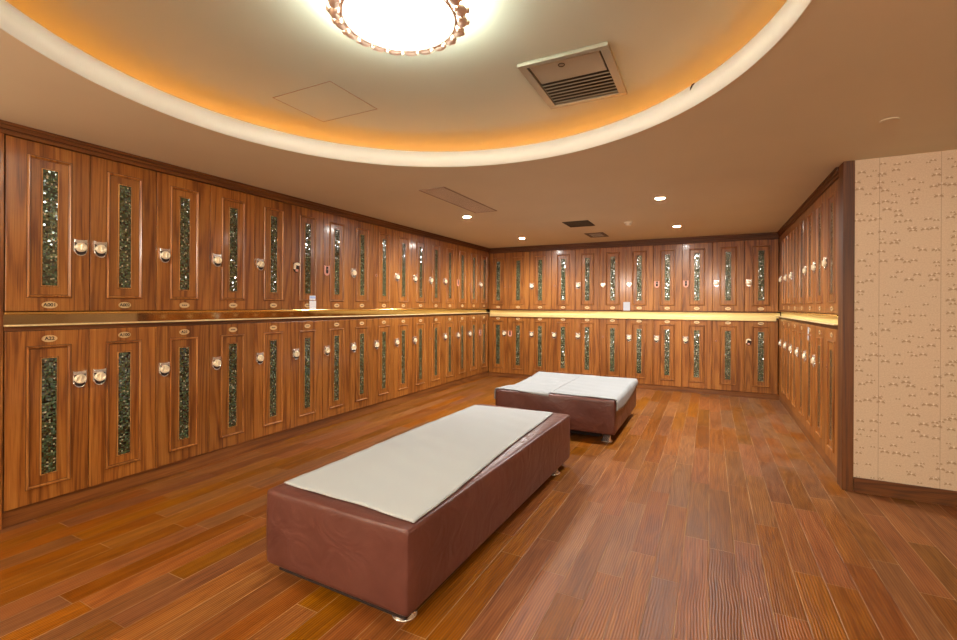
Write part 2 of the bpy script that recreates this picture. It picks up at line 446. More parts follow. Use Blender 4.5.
# plinths
struct(quick('baseboard_left', [(XL - 0.46, XL - 0.012, 1.146, YB - 0.001, 0, 0.098)], M['kicky'], bev=0.002))
struct(quick('baseboard_back', [(XL - 0.46, XR + 0.46, YB + 0.012, YB + 0.46, 0, 0.0785)], M['kickx'], bev=0.002))
struct(quick('baseboard_side', [(XR + 0.012, XR + 0.46, YP + 0.131, YB - 0.001, 0, 0.098)], M['kicky'], bev=0.002))
# filler strip at the far end of the right-hand run
YR0, PR = 4.335, 0.448
struct(quick('trim_7', [(XR + 0.004, XR + 0.03, YR0 + 7 * PR + 0.003, YB - 0.001, 0.099, 1.164), (XR + 0.004, XR + 0.03, YR0 + 7 * PR + 0.003, YB - 0.001, 1.285, H - 0.073)], M['door']))

# ------------------------------------------------------------------ brass ledges between the rows
def ledge(label, L, loc, rot, m, e0=0.0, e1=0.0, lip=0.0265, mt=None):
    t = thing('brass_ledge', label, 'shelf', loc, rot)
    bm = bmesh.new(); box(bm, -e0, L + e1, 0.006, DEP, -0.0005, 0.0192)
    if lip > 0: box(bm, 0, L, 0.003, 0.0302, 0.0193, 0.0263)
    mk('shelf_board', bm, M['darkx'], t)
    bm = bmesh.new(); box(bm, 0, L, -0.026, 0.030 if lip > 0 else -0.003, lip, 0.036, 0, 0.0046, 4)
    if lip < 0: box(bm, 0, L, -0.003, 0.030, 0.0195, 0.036)
    mk('front_edge', bm, M['brasslip'] if lip < 0 else M['brassedge'], t)
    bm = bmesh.new(); box(bm, -e0, L + e1, 0.0305, DEP, 0.0195, 0.0965); mk('backsplash', bm, m, t)
    bm = bmesh.new(); box(bm, 0, L, -0.008, 0.030, 0.097, 0.1125, 0, 0.003); mk('top_strip', bm, mt or M['brass'], t)
    return t
ledge('long polished brass ledge between the upper and lower lockers of the left wall', 6.60, (XL, 1.146, 1.1665), PI / 2, M['mirror'], 0.0, 0.05)
ledge('bright yellow brass ledge between the upper and lower lockers of the back wall', XR - XL - 0.056, (XL + 0.028, YB, 1.1465), 0, M['brasslip'], 0.02, 0.05, -0.020, M['darkx'])
ledge('short brass ledge between the lockers of the right wall, ending at the dark post', 3.40, (XR, YB - 0.001, 1.1665), -PI / 2, M['brasslip'])

# ------------------------------------------------------------------ lockers
ZU, HUp = 1.2815, 1.044          # upper locker base and height
ZL, HLo = 0.100, 1.064
def frame_sweep(bm, x0, x1, z0, z1, prof, mi=0, first=None):
    rings = []
    for d, y in prof:
        rings.append([bm.verts.new(p) for p in ((x0 + d, y, z0 + d), (x1 - d, y, z0 + d), (x1 - d, y, z1 - d), (x0 + d, y, z1 - d))])
    for k in range(len(rings)):
        A, B = rings[k], rings[(k + 1) % len(rings)]
        for i in range(4):
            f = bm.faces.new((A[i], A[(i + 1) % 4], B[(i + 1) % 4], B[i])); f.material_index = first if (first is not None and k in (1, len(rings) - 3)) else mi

def text_bm(bm, txt, size, x, y, z, mi):
    cu = bpy.data.curves.new('lettering', 'FONT'); cu.body = txt; cu.size = size; cu.extrude = 0.0006; cu.align_x = 'CENTER'; cu.align_y = 'CENTER'; cu.offset = size * 0.03
    o = bpy.data.objects.new('lettering', cu); COL.objects.link(o)
    dg = bpy.context.evaluated_depsgraph_get()
    me = bpy.data.meshes.new_from_object(o.evaluated_get(dg))
    me.transform(Matrix.Translation((x, y, z)) @ Matrix.Rotation(PI / 2, 4, 'X'))
    n = len(bm.faces); bm.from_mesh(me); bm.faces.ensure_lookup_table()
    for f in bm.faces[n:]: f.material_index = mi
    bpy.data.objects.remove(o); bpy.data.curves.remove(cu); bpy.data.meshes.remove(me)

def plate_mesh(txt):
    bm = bmesh.new(); n = 28
    el = lambda a, b: [(a * math.cos(2 * PI * i / n), b * math.sin(2 * PI * i / n)) for i in range(n)]
    prism(bm, el(0.039, 0.0215), -0.003, 0.0, 0)
    prism(bm, el(0.035, 0.0180), -0.0036, -0.0031, 1)
    if txt: text_bm(bm, txt, 0.029, 0, -0.0038, 0.0, 2)
    else:
        for k in range(3): box(bm, -0.019 + k * 0.0135, -0.0085 + k * 0.0135, -0.0042, -0.0037, -0.004, 0.004, 2)
    return to_mesh('number_plate', bm, [M['brassdull'], M['platefill'], M['ink']])

def lock_mesh(kind):
    bm = bmesh.new()
    mats = [M['chrome'], M['gold'], M['hole'], M['pink']]
    U = [(-0.032, 0.050), (-0.020, 0.045), (0.020, 0.045), (0.032, 0.050)] + [(0.032 * math.cos(a), -0.012 + 0.036 * math.sin(a)) for a in [-PI * i / 12 for i in range(0, 13)]]
    if kind == 'gold':
        prism(bm, U, -0.010, 0.0, 0)
        prism(bm, [(0.80 * x, 0.72 * z - 0.008) for x, z in U], -0.0125, -0.0101, 2)
        lathe(bm, [(0.0265, 0.010), (0.0275, 0.016), (0.026, 0.024), (0.021, 0.028), (0.0205, 0.026), (0.008, 0.025)], 0, 0, 0.002, 'y', 20, 1)
        box(bm, -0.004, 0.004, -0.033, -0.025, -0.016, 0.020, 1, 0.0015)
        tube(bm, [(0.028 * math.cos(a), -0.012, -0.014 + 0.034 * math.sin(a)) for a in [-PI * i / 10 for i in range(11)]], 0.0032, 6, 0)
        box(bm, -0.033, -0.020, -0.020, -0.0101, 0.026, 0.047, 0, 0.003)
    elif kind == 'pink':
        prism(bm, U, -0.006, 0.0, 3)
        prism(bm, [(-0.014, 0.040), (0.014, 0.040), (0.014, -0.018), (0.007, -0.028), (-0.007, -0.028), (-0.014, -0.018)], -0.0075, -0.0061, 2)
        lathe(bm, [(0.007, 0.0076), (0.006, 0.013)], 0, 0, 0.012, 'y', 12, 0)
    elif kind == 'hole':
        lathe(bm, [(0.013, 0.0), (0.013, 0.002), (0.010, 0.0025)], 0, 0, 0.0, 'y', 16, 3)
        lathe(bm, [(0.010, 0.0026), (0.0095, 0.003)], 0, 0, 0.0, 'y', 16, 2)
    elif kind == 'broken':
        prism(bm, [(0.85 * x, 0.9 * z) for x, z in U], -0.006, 0.0, 2)
        arc = [(0.030 * math.cos(a), 0.018 + 0.028 * math.sin(a)) for a in [PI * 0.05 + PI * 0.95 * i / 10 for i in range(11)]]
        inner = [(0.45 * x, 0.018 + 0.30 * (z - 0.018)) for x, z in arc]
        prism(bm, arc + [(-0.031, -0.012), (-0.018, -0.014)] + inner[::-1], -0.020, -0.0061, 1)
        box(bm, -0.010, 0.014, -0.016, -0.0061, -0.034, -0.012, 3, 0.003)
    elif kind == 'heart':
        pts = []
        for i in range(32):
            a = 2 * PI * i / 32
            pts.append((0.0023 * 16 * math.sin(a) ** 3, 0.0026 * (13 * math.cos(a) - 5 * math.cos(2 * a) - 2 * math.cos(3 * a) - math.cos(4 * a)) + 0.004))
        prism(bm, pts, -0.014, 0.0, 1)
        prism(bm, [(0.72 * x, 0.72 * z + 0.002) for x, z in pts], -0.019, -0.0141, 0)
        lathe(bm, [(0.008, 0.0191), (0.006, 0.026)], 0, 0, 0.006, 'y', 12, 1)
    elif kind == 'dome':
        prism(bm, [(0.90 * x, 0.95 * z) for x, z in U], -0.004, 0.0, 0)
        lathe(bm, [(0.034, 0.0041), (0.033, 0.014), (0.027, 0.026), (0.016, 0.033), (0.004, 0.035)], 0, 0, 0.002, 'y', 20, 1)
    return to_mesh('lock', bm, mats)

LOCKS = {k: lock_mesh(k) for k in ('gold', 'pink', 'hole', 'broken', 'heart', 'dome')}
PLATES = {None: plate_mesh(None)}
KIT = {}
def kit(w, up):
    """meshes of one locker of width w"""
    key = (round(w, 4), up)
    if key in KIT: return KIT[key]
    h = HUp if up else HLo
    g = 0.0022
    bm = bmesh.new()
    t = 0.018
    box(bm, g, w - g, 0.021, DEP - 0.002, 0.0, t); box(bm, g, w - g, 0.021, DEP - 0.002, h - t, h)
    box(bm, g, g + t, 0.021, DEP - 0.002, t, h - t); box(bm, w - g - t, w - g, 0.021, DEP - 0.002, t, h - t)
    box(bm, g + t, w - g - t, DEP - 0.012, DEP - 0.002, t, h - t)
    carc = to_mesh('carcass', bm, M['dark'])
    bm = bmesh.new(); box(bm, g, w - g, 0.0, 0.020, 0.002, h - 0.002, 0, 0.0025, 2)
    door = to_mesh('door', bm, M['door'])
    c = w / 2 - 0.001
    z0, z1 = ((0.088, 0.957) if up else (0.093, 0.966))
    hw = min(0.108, w / 2 - 0.07)
    bm = bmesh.new()
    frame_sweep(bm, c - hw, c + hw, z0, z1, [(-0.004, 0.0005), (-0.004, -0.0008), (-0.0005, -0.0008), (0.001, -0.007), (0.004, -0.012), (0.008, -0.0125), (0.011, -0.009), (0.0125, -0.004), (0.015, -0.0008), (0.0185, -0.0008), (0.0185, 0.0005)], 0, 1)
    mould = to_mesh('panel_moulding', bm, [M['mould'], M['dark']])  # flat dark strips on both sides paint in the groove shadow
    m0, m1 = ((0.163, 0.886) if up else (0.168, 0.888))
    bm = bmesh.new(); box(bm, c - 0.037, c + 0.037, -0.0020, 0.0005, m0, m1)
    mos = to_mesh('mosaic_strip', bm, M['mosaic'])
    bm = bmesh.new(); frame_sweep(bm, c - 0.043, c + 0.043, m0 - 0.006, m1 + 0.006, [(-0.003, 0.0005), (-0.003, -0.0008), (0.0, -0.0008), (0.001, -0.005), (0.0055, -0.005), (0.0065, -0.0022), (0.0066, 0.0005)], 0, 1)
    fr = to_mesh('strip_frame', bm, [M['mould2'], M['dark']])  # dark slot paints shade along the edges of the bead
    KIT[key] = (carc, door, mould, mos, fr, c)
    return KIT[key]
M['mould2'] = wood('gilded_bead', (0.54, 0.28, 0.085), (0.40, 0.18, 0.048), (0.25, 0.10, 0.024), rough=0.25)

def locker(w, up, kind, right, label, group, loc, rot, txt=None):
    carc, door, mould, mos, fr, c = kit(w, up)
    if txt not in PLATES: PLATES[txt] = plate_mesh(txt)
    t = thing('locker', label, 'locker', loc, rot, group)
    obj('carcass', carc, t)
    d = obj('door', door, t)
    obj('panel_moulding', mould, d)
    obj('mosaic_strip', mos, d); obj('strip_frame', fr, d)
    p = obj('number_plate', PLATES[txt], d, (c, 0, 0.041 if up else 1.011))
    lk = obj('lock', LOCKS[kind], d, ((w - 0.055) if right else 0.055, 0, 0.418 if up else 0.735))
    lk['label'] = DESC[kind]; lk.scale = (1.15, 1.15, 1.12)
    return t
DESC = {'gold': 'gold lock', 'pink': 'bare pink lock plate', 'hole': 'missing lock', 'broken': 'broken lock', 'heart': 'heart shaped lock', 'dome': 'domed lock'}
ORD = ['first', 'second', 'third', 'fourth', 'fifth', 'sixth', 'seventh', 'eighth', 'ninth', 'tenth', 'eleventh', 'twelfth', 'thirteenth', 'fourteenth', 'fifteenth', 'sixteenth']
def lab(up, kind, i, where, txt):
    s = 'upper' if up else 'lower'
    if txt: return f'{s} wooden locker numbered {txt} with {DESC[kind]}, {ORD[i]} from near end of {where} wall'
    end = {'left': 'near end of left wall', 'right': 'the dark post on right wall', 'back': 'left corner of back wall'}[where]
    return f'{s} wooden locker with {DESC[kind]}, {ORD[i]} from {end}'
G, P_, O, B_, HT, D_ = 'gold', 'pink', 'hole', 'broken', 'heart', 'dome'
PLW = 0.4137
up_l = [G, G, G, G, G, B_, P_, G, O, G, G, G, G, P_, O, G]
lo_l = [G, G, G, G, G, G, G, G, G, G, G, O, G, G, G, P_]
tx_u = {0: 'A001', 1: 'A002'}; tx_l = {0: 'A22', 1: 'A100', 2: 'A21'}
for i in range(16):
    for up, ks, tx in ((True, up_l, tx_u), (False, lo_l, tx_l)):
        locker(PLW, up, ks[i], i == 0, lab(up, ks[i], i, 'left', tx.get(i)), ('upper' if up else 'lower') + ' lockers of the left wall',
               (XL, 1.148 + PLW * i, ZU if up else ZL), PI / 2, tx.get(i))
up_b = [O, O, G, O, G, HT, HT, P_, P_, D_, D_]
lo_b = [G, P_, G, G, G, O, G, G, G, O, B_]
XB = XR - 0.003
for i in range(11):
    x1 = XB - 0.42 * (10 - i); x0 = x1 - 0.42 if i else XL + 0.004
    for up, ks in ((True, up_b), (False, lo_b)):
        locker(x1 - x0, up, ks[i], i == 0, lab(up, ks[i], i, 'back', None), ('upper' if up else 'lower') + ' lockers of the back wall',
               (x0, YB, (ZU if up else ZL) - 0.02), 0)
up_r = [G, G, G, O, G, G, G]
lo_r = [O, G, G, G, G, G, G]
for i in range(7):
    for up, ks in ((True, up_r), (False, lo_r)):
        locker(PR, up, ks[i], False, lab(up, ks[i], i, 'right', None), ('upper' if up else 'lower') + ' lockers of the right wall',
               (XR, YR0 + PR * (i + 1), ZU if up else ZL), -PI / 2)

# cards on the lockers
def card(name, w, h, loc, rot, label, head=True):
    t = thing(name, label, 'card', loc, rot)
    bm = bmesh.new(); box(bm, -w / 2, w / 2, -0.003, 0.0, 0, h, 0, 0.001); mk('sheet', bm, M['paper'] if head else M['greycard'], t)
    if head:
        bm = bmesh.new(); box(bm, -w / 2 + 0.006, w / 2 - 0.006, -0.0038, -0.0031, h * 0.80, h * 0.95, 0)
        for k in range(3): box(bm, -0.012 + 0.008 * k, -0.007 + 0.008 * k, -0.0038, -0.0031, h * 0.60, h * 0.72, 0)
        mk('printed_header', bm, M['blue'], t)
    return t
card('notice_card', 0.088, 0.145, (XL + 0.0065, 3.485, 1.2797), PI / 2, 'white card with pale blue print standing on the left brass ledge')
card('notice_card', 0.105, 0.140, (-1.215, YB - 0.0065, 1.2592), 0, 'pale grey card standing on the back wall brass ledge', False)
card('paper_tag', 0.050, 0.130, (XR - 0.001, 5.53, 1.005), -PI / 2, 'narrow white paper tag stuck on a lower locker of the right wall', False)

# ------------------------------------------------------------------ benches
def sag(x, y, b):
    k = max(0.0, 1 - (x - b[0]) / 0.45)
    f = min(1.0, max(0.0, (y - b[2]) / (b[3] - b[2])))
    return 0.042 * k * k * math.sin(PI * f) ** 1.2
def rounded_block(bm, x0, x1, y0, y1, z0, z1, r, n, bulge, seed):
    rnd = random.Random(seed)
    bmesh.ops.create_cube(bm, size=2.0)
    bmesh.ops.subdivide_edges(bm, edges=bm.edges[:], cuts=n, use_grid_fill=True)
    hx, hy, hz = (x1 - x0) / 2, (y1 - y0) / 2, (z1 - z0) / 2
    ph = [rnd.uniform(0, 6) for _ in range(8)]
    def warp(t, h):      # crowd the grid lines towards the edges
        k = 2 * r / h
        return math.copysign(1 - (1 - abs(t)) * k * (1 + abs(t) * 0) if abs(t) > 1 - 0.18 else abs(t) / 0.82 * (1 - 0.18 * k), t) if k < 1 else t
    for v in bm.verts:
        p = Vector((warp(v.co.x, hx) * hx, warp(v.co.y, hy) * hy, warp(v.co.z, hz) * hz))
        q = Vector((max(-hx + r, min(hx - r, p.x)), max(-hy + r, min(hy - r, p.y)), max(-hz + r, min(hz - r, p.z))))
        d = p - q
        if d.length > 1e-9: p = q + d.normalized() * r
        wx, wy, wz = 1 - (p.x / hx) ** 2, 1 - (p.y / hy) ** 2, 1 - (p.z / hz) ** 2
        b = bulge
        rip = 0.5 + 0.5 * math.sin(p.y * 7 + ph[0]) * math.sin(p.x * 9 + ph[1] + p.z * 6)
        if abs(v.co.x) > 0.99: p.x += math.copysign(b * max(wy, 0.0) ** 0.3 * max(wz, 0) * (0.5 + rip), v.co.x)
        if abs(v.co.y) > 0.99: p.y += math.copysign(b * max(wx, 0.0) ** 0.3 * max(wz, 0) * (0.5 + rip), v.co.y)
        v.co = p + Vector(((x0 + x1) / 2, (y0 + y1) / 2, (z0 + z1) / 2))
    for f in bm.faces: f.smooth = True

def bench(label, x0, x1, y0, y1, z0, z1, feet, seed, rz=0.0):
    cx, cy = (x0 + x1) / 2, (y0 + y1) / 2
    t = thing('bench', label, 'bench', (cx, cy, 0))
    bm0 = bmesh.new(); rounded_block(bm0, x0 - cx, x1 - cx, y0 - cy, y1 - cy, z0, z1, 0.020, 26, 0.010, seed)
    if seed == 5:
        for v in bm0.verts:
            v.co.z -= sag(v.co.x + cx, v.co.y + cy, b2) * max(0.0, (v.co.z - z0) / (z1 - z0)) ** 2
    mk('leather_body', bm0, M['leather'], t)
    bm = bmesh.new()
    hx, hy, c = (x1 - x0) / 2 - 0.002, (y1 - y0) / 2 - 0.002, 0.022
    loop = []
    for sx, sy, a0 in ((1, 1, 0), (-1, 1, PI / 2), (-1, -1, PI), (1, -1, 1.5 * PI)):
        for k in range(5):
            a = a0 + PI / 2 * k / 4
            loop.append((sx * (hx - c) + c * math.cos(a), sy * (hy - c) + c * math.sin(a), z1 - 0.020))
    if seed == 5: loop = [(x, y, z - sag(x + cx, y + cy, b2) * 0.9) for x, y, z in sum([[tuple(Vector(p).lerp(Vector(q), k / 8)) for k in range(8)] for p, q in zip(loop, loop[1:] + loop[:1])], [])]
    tube(bm, loop, 0.0035, 6, 0, closed=True)
    mk('top_seam', bm, M['piping'], t)
    for sx in (-1, 1):
        for sy in (-1, 1):
            bm = bmesh.new()
            e = 0.0085
            tube(bm, [(sx * (hx + 0.002 - e), sy * (hy + 0.002 - e), z0 + 0.03 + (z1 - z0 - 0.06) * k / 6) for k in range(7)], 0.0028, 6)
            mk('corner_seam', bm, M['piping'], t)
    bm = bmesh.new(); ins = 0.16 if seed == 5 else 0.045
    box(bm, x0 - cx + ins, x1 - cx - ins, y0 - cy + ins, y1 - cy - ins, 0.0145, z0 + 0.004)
    mk('underside_shade', bm, M['hole'], t)  # black block added to paint the shaded gap under the bench
    for fx, fy in feet:
        bm = bmesh.new(); lathe(bm, [(0.054, 0.0), (0.056, 0.005), (0.054, 0.009), (0.040, 0.013), (0.036, z0 - 0.0165)], fx - cx, fy - cy, 0.0, 'z', 24)
        mk('foot', bm, M['chrome'], t)
    t.rotation_euler.z = rz
    if rz:      # pivot on the near right corner
        d = Vector((x1 - cx, y0 - cy, 0)); r = Matrix.Rotation(rz, 3, 'Z') @ d; t.location = t.location + d - r
    return t
ZT = 0.424
b1 = (-1.955, -1.088, 1.53, 3.79, 0.056, ZT)
b2 = (-2.075, -0.812, 4.52, 5.97, 0.085, ZT)
bench('long brown leather bench in the foreground with a white mat on top', *b1, [(-1.83, 1.645), (-1.172, 1.622), (-1.15, 3.53), (-1.83, 3.53)], 3, -0.020)
bench('wide brown leather bench near the back lockers, covered by white sheets', *b2, [(-1.98, 4.61), (-0.905, 4.61), (-0.905, 5.87), (-1.98, 5.87)], 5)

def sheet(name, corners, nx, ny, b, label, thick=0.0035, seed=1, edge=None):
    """cloth laid over bench b; corners are flat positions (may run past the bench edge and hang down)"""
    x0, x1, y0, y1, _, zt = b
    rnd = random.Random(seed); ph = [rnd.uniform(0, 6) for _ in range(6)]
    c00, c10, c11, c01 = [Vector((*c, 0)) for c in corners]
    R = 0.020
    def fold(v, lim, s):              # s = +1 upper side, -1 lower side: distance past the rounded edge goes downwards
        o = s * (v - (lim - s * R))
        if o <= 0: return v, 0.0, 0.0
        a = o / R
        if a < PI / 2: return lim - s * R + s * R * math.sin(a), R * (1 - math.cos(a)), math.sin(a)
        return lim, R + (o - R * PI / 2), 1.0
    bm = bmesh.new(); top, bot = [], []
    for j in range(ny + 1):
        rt, rb = [], []
        for i in range(nx + 1):
            u, w = i / nx, j / ny
            p = (c00 * (1 - u) + c10 * u) * (1 - w) + (c01 * (1 - u) + c11 * u) * w
            if edge: p = edge(p, u, w)
            wav = 0.0016 * (1 + math.sin(p.x * 21 + ph[0]) * math.sin(p.y * 13 + ph[1])) + 0.0012 * (1 + math.sin(p.y * 31 + p.x * 11 + ph[2]))
            X, dz1, n1 = fold(p.x, x1, 1)
            if dz1 == 0: X, dz1, n1 = fold(p.x, x0, -1); n1 = -n1
            Y, dz2, n2 = fold(p.y, y0, -1)
            out = 0.0135 if abs(n1) > 0.3 else 0.004
            nz = math.sqrt(max(0, 1 - n1 * n1)) * (1.0 if n2 < 0.3 else 0.4)
            base = Vector((X, Y, zt - dz1 - dz2 - (sag(X, Y, b) if b[0] == b2[0] else 0.0)))
            nrm = Vector((n1, -n2, nz + 0.05)).normalized()
            rt.append(bm.verts.new(base + nrm * (out + wav + thick))); rb.append(bm.verts.new(base + nrm * (out * 0.6 + wav * 0.8 + 0.0008)))
        top.append(rt); bot.append(rb)
    for j in range(ny):
        for i in range(nx):
            bm.faces.new((top[j][i], top[j][i + 1], top[j + 1][i + 1], top[j + 1][i])).smooth = True
            bm.faces.new((bot[j][i], bot[j + 1][i], bot[j + 1][i + 1], bot[j][i + 1])).smooth = True
    for j in range(ny):
        for k in (0, nx): bm.faces.new((top[j][k], top[j + 1][k], bot[j + 1][k], bot[j][k]))
    for i in range(nx):
        for k in (0, ny): bm.faces.new((top[k][i], bot[k][i], bot[k][i + 1], top[k][i + 1]))
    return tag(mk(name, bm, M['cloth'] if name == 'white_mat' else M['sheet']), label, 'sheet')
def round_corners(p, u, w):
    k = 0.02
    if u < 0.04 or u > 0.96 or w < 0.02 or w > 0.98:
        p = p + Vector((0.006 * math.sin(p.y * 4), 0.006 * math.sin(p.x * 8), 0))
    return p
sheet('white_mat', [(-1.924, 1.633), (-1.092, 1.581), (-1.179, 3.723), (-1.903, 3.685)], 34, 70, (-9, 9, -9, 9, 0, ZT), 'white mat lying flat on top of the long foreground bench', edge=round_corners, seed=2)
def wavy(p, u, w):
    return p + Vector((0.0, 0.012 * math.sin(u * 5) * (1 - w), 0))
sheet('white_sheet', [(-2.175, 4.535), (-1.475, 4.520), (-1.475, 5.95), (-2.135, 5.95)], 40, 60, b2, 'left white sheet on the far bench, hanging over its left end', seed=4, edge=wavy)
def droop(p, u, w):
    return p + Vector((0.055 * math.sin(PI * w ** 0.8) * u ** 8, 0, 0))
sheet('white_sheet', [(-1.4746, 4.570), (-0.720, 4.540), (-0.765, 5.95), (-1.4746, 5.95)], 40, 60, b2, 'right white sheet on the far bench, its corner drooping over the right side', seed=6, edge=droop)

# ------------------------------------------------------------------ ceiling fittings
def ceiling_lamp():
    t = thing('ceiling_lamp', 'large round ceiling lamp with glowing white bowl and ornate gilt rim', 'lamp', (-1.182, 1.580, HU)); t.scale = (0.93, 0.93, 0.98)
    bm = bmesh.new(); lathe(bm, [(0.16, -0.0005), (0.16, -0.012), (0.12, -0.014)], 0, 0, 0, 'z', 48)
    mk('ceiling_pan', bm, M['lampmetal'], t)
    bm = bmesh.new(); R, dz = 0.243, 0.075; zr = -0.090
    lathe(bm, [(0.225, -0.014), (0.240, -0.028), (0.245, zr)], 0, 0, 0, 'z', 64); mk('upper_glass', bm, M['lampup'], t)
    bm = bmesh.new()
    prof = [(R * math.cos(a), zr - 0.001 - dz * math.sin(a)) for a in [PI / 2 * k / 12 for k in range(12)]] + [(0.012, zr - 0.001 - dz)]
    lathe(bm, prof, 0, 0, 0, 'z', 64); mk('glass_bowl', bm, M['lamp'], t)
    bm = bmesh.new()
    N = 22
    for k in range(N):                      # band of scrolled leaves
        a = 2 * PI * k / N
        rot = Matrix.Rotation(a, 4, 'Z')
        w = 2 * PI * 0.285 / N
        for q in range(3):                  # leaf body, curl, bead
            n0 = len(bm.verts)
            if q == 0:
                r = bmesh.ops.create_uvsphere(bm, u_segments=8, v_segments=6, radius=1.0)
                for v in r['verts']: v.co = Vector((0.284 + v.co.x * 0.029, v.co.y * w * 0.50, -0.096 + v.co.z * 0.020))
            elif q == 1:
                r = bmesh.ops.create_uvsphere(bm, u_segments=8, v_segments=6, radius=1.0)
                for v in r['verts']: v.co = Vector((0.312 + v.co.x * 0.013, w * 0.18 + v.co.y * w * 0.22, -0.090 + v.co.z * 0.013))
            else:
                r = bmesh.ops.create_uvsphere(bm, u_segments=8, v_segments=6, radius=1.0)
                for v in r['verts']: v.co = Vector((0.270 + v.co.x * 0.010, w * 0.5 + v.co.y * 0.010, -0.112 + v.co.z * 0.009))
            for v in r['verts']: v.co = rot @ v.co
    for f in bm.faces: f.smooth = True
    tube(bm, [(0.2535 * math.cos(2 * PI * k / 64), 0.2535 * math.sin(2 * PI * k / 64), -0.103) for k in range(64)], 0.0095, 8, 0, closed=True)
    mk('leaf_rim', bm, M['lampmetal'], t)
    return t
ceiling_lamp()

bm = bmesh.new()
tube(bm, [(CX + 1.93 * math.cos(2 * PI * k / 96), CY + 1.93 * math.sin(2 * PI * k / 96), H + 0.0325) for k in range(96)], 0.012, 8, 0, closed=True)
tag(mk('led_strip', bm, M['led']), 'amber strip light hidden in the round ceiling cove behind the white rim', 'light')

def return_vent():
    x0, x1, y0, y1 = -0.945, -0.458, 2.315, 2.915
    t = thing('air_vent', 'large square grey vent with open louvres on the raised round ceiling', 'vent', ((x0 + x1) / 2, (y0 + y1) / 2, HU))
    hx, hy = (x1 - x0) / 2, (y1 - y0) / 2
    bm = bmesh.new()
    z0, z1 = -0.020, -0.0005
    box(bm, -hx, hx, -hy, -hy + 0.035, z0, z1, 0, 0.003); box(bm, -hx, hx, hy - 0.045, hy, z0, z1, 0, 0.003)
    box(bm, -hx, -hx + 0.045, -hy + 0.0355, hy - 0.0455, z0, z1, 0, 0.003); box(bm, hx - 0.045, hx, -hy + 0.0355, hy - 0.0455, z0, z1, 0, 0.003)
    mk('frame', bm, M['vent'], t)
    bm = bmesh.new(); box(bm, -hx + 0.0455, hx - 0.0455, -hy + 0.036, hy - 0.046, -0.0035, -0.0005); mk('dark_backing', bm, M['ventdark'], t)
    bm = bmesh.new(); box(bm, -hx + 0.055, hx - 0.055, -hy + 0.048, -0.045, -0.014, -0.0045, 0, 0.002); mk('filter_panel', bm, M['filter'], t)
    bm = bmesh.new(); tube(bm, [(-0.02 + 0.017 * math.cos(2 * PI * k / 16), -hy + 0.088 + 0.017 * math.sin(2 * PI * k / 16), -0.0165) for k in range(16)], 0.0022, 6, 0, closed=True)
    mk('pull_ring', bm, M['ventdark'], t)
    for k in range(7):
        y = -0.030 + k * 0.0405
        bm = bmesh.new()
        prism(bm, [(y, -0.0175), (y + 0.004, -0.0195), (y + 0.030, -0.0105), (y + 0.026, -0.0085)], -hx + 0.048, hx - 0.048, 0, 'yz')
        mk('louvre', bm, M['vent'], t)
    return t
return_vent()

def hatch():
    x0, x1, y0, y1 = -2.49, -1.998, 2.005, 2.435
    t = thing('access_panel', 'plain square access panel outlined on the raised ceiling left of the lamp', 'panel', ((x0 + x1) / 2, (y0 + y1) / 2, HU))
    hx, hy = (x1 - x0) / 2, (y1 - y0) / 2
    bm = bmesh.new(); frame_w = 0.005
    box(bm, -hx, hx, -hy, -hy + frame_w, -0.003, -0.0004); box(bm, -hx, hx, hy - frame_w, hy, -0.003, -0.0004)
    box(bm, -hx, -hx + frame_w, -hy + frame_w, hy - frame_w, -0.003, -0.0004); box(bm, hx - frame_w, hx, -hy + frame_w, hy - frame_w, -0.003, -0.0004)
    mk('edge_bead', bm, M['grille'], t)
    bm = bmesh.new(); box(bm, -hx + frame_w + 0.001, hx - frame_w - 0.001, -hy + frame_w + 0.001, hy - frame_w - 0.001, -0.0022, -0.0004); mk('cover', bm, M['ceilup'], t)
hatch()

def slot_vent(name, x0, x1, y0, y1, label, mf, ms, mb, n, along, fw=0.022):
    t = thing(name, label, 'vent', ((x0 + x1) / 2, (y0 + y1) / 2, H))
    hx, hy = (x1 - x0) / 2, (y1 - y0) / 2
    bm = bmesh.new(); z0, z1 = -0.008, -0.0004
    box(bm, -hx, hx, -hy, -hy + fw, z0, z1, 0, 0.002); box(bm, -hx, hx, hy - fw, hy, z0, z1, 0, 0.002)
    box(bm, -hx, -hx + fw, -hy + fw, hy - fw, z0, z1, 0, 0.002); box(bm, hx - fw, hx, -hy + fw, hy - fw, z0, z1, 0, 0.002)
    mk('frame', bm, mf, t)
    bm = bmesh.new(); box(bm, -hx + fw, hx - fw, -hy + fw, hy - fw, -0.0025, -0.0004); mk('dark_backing', bm, mb, t)
    bm = bmesh.new()
    for k in range(n):
        f = (k + 0.5) / n
        if along == 'y':
            x = -hx + fw + (2 * hx - 2 * fw) * f; box(bm, x - 0.0035, x + 0.0035, -hy + fw, hy - fw, -0.0065, -0.0026)
        else:
            y = -hy + fw + (2 * hy - 2 * fw) * f; box(bm, -hx + fw, hx - fw, y - 0.0035, y + 0.0035, -0.0065, -0.0026)
    mk('slats', bm, ms, t)
slot_vent('ceiling_grille', -2.415, -2.14, 3.53, 4.68, 'long tan slatted grille in the low ceiling above the left lockers', M['grille'], M['white'], M['grille'], 14, 'y', 0.014)
slot_vent('ceiling_vent', -1.69, -1.36, 5.69, 6.09, 'dark rectangular ceiling vent nearer the lamp of the two dark ones', M['ventdark'], M['ventslat'], M['ventdark'], 9, 'x')
slot_vent('ceiling_vent', -1.66, -1.385, 6.72, 7.14, 'dark rectangular ceiling vent closest to the back lockers', M['ventslat'], M['white'], M['ventdark'], 5, 'x', 0.05)

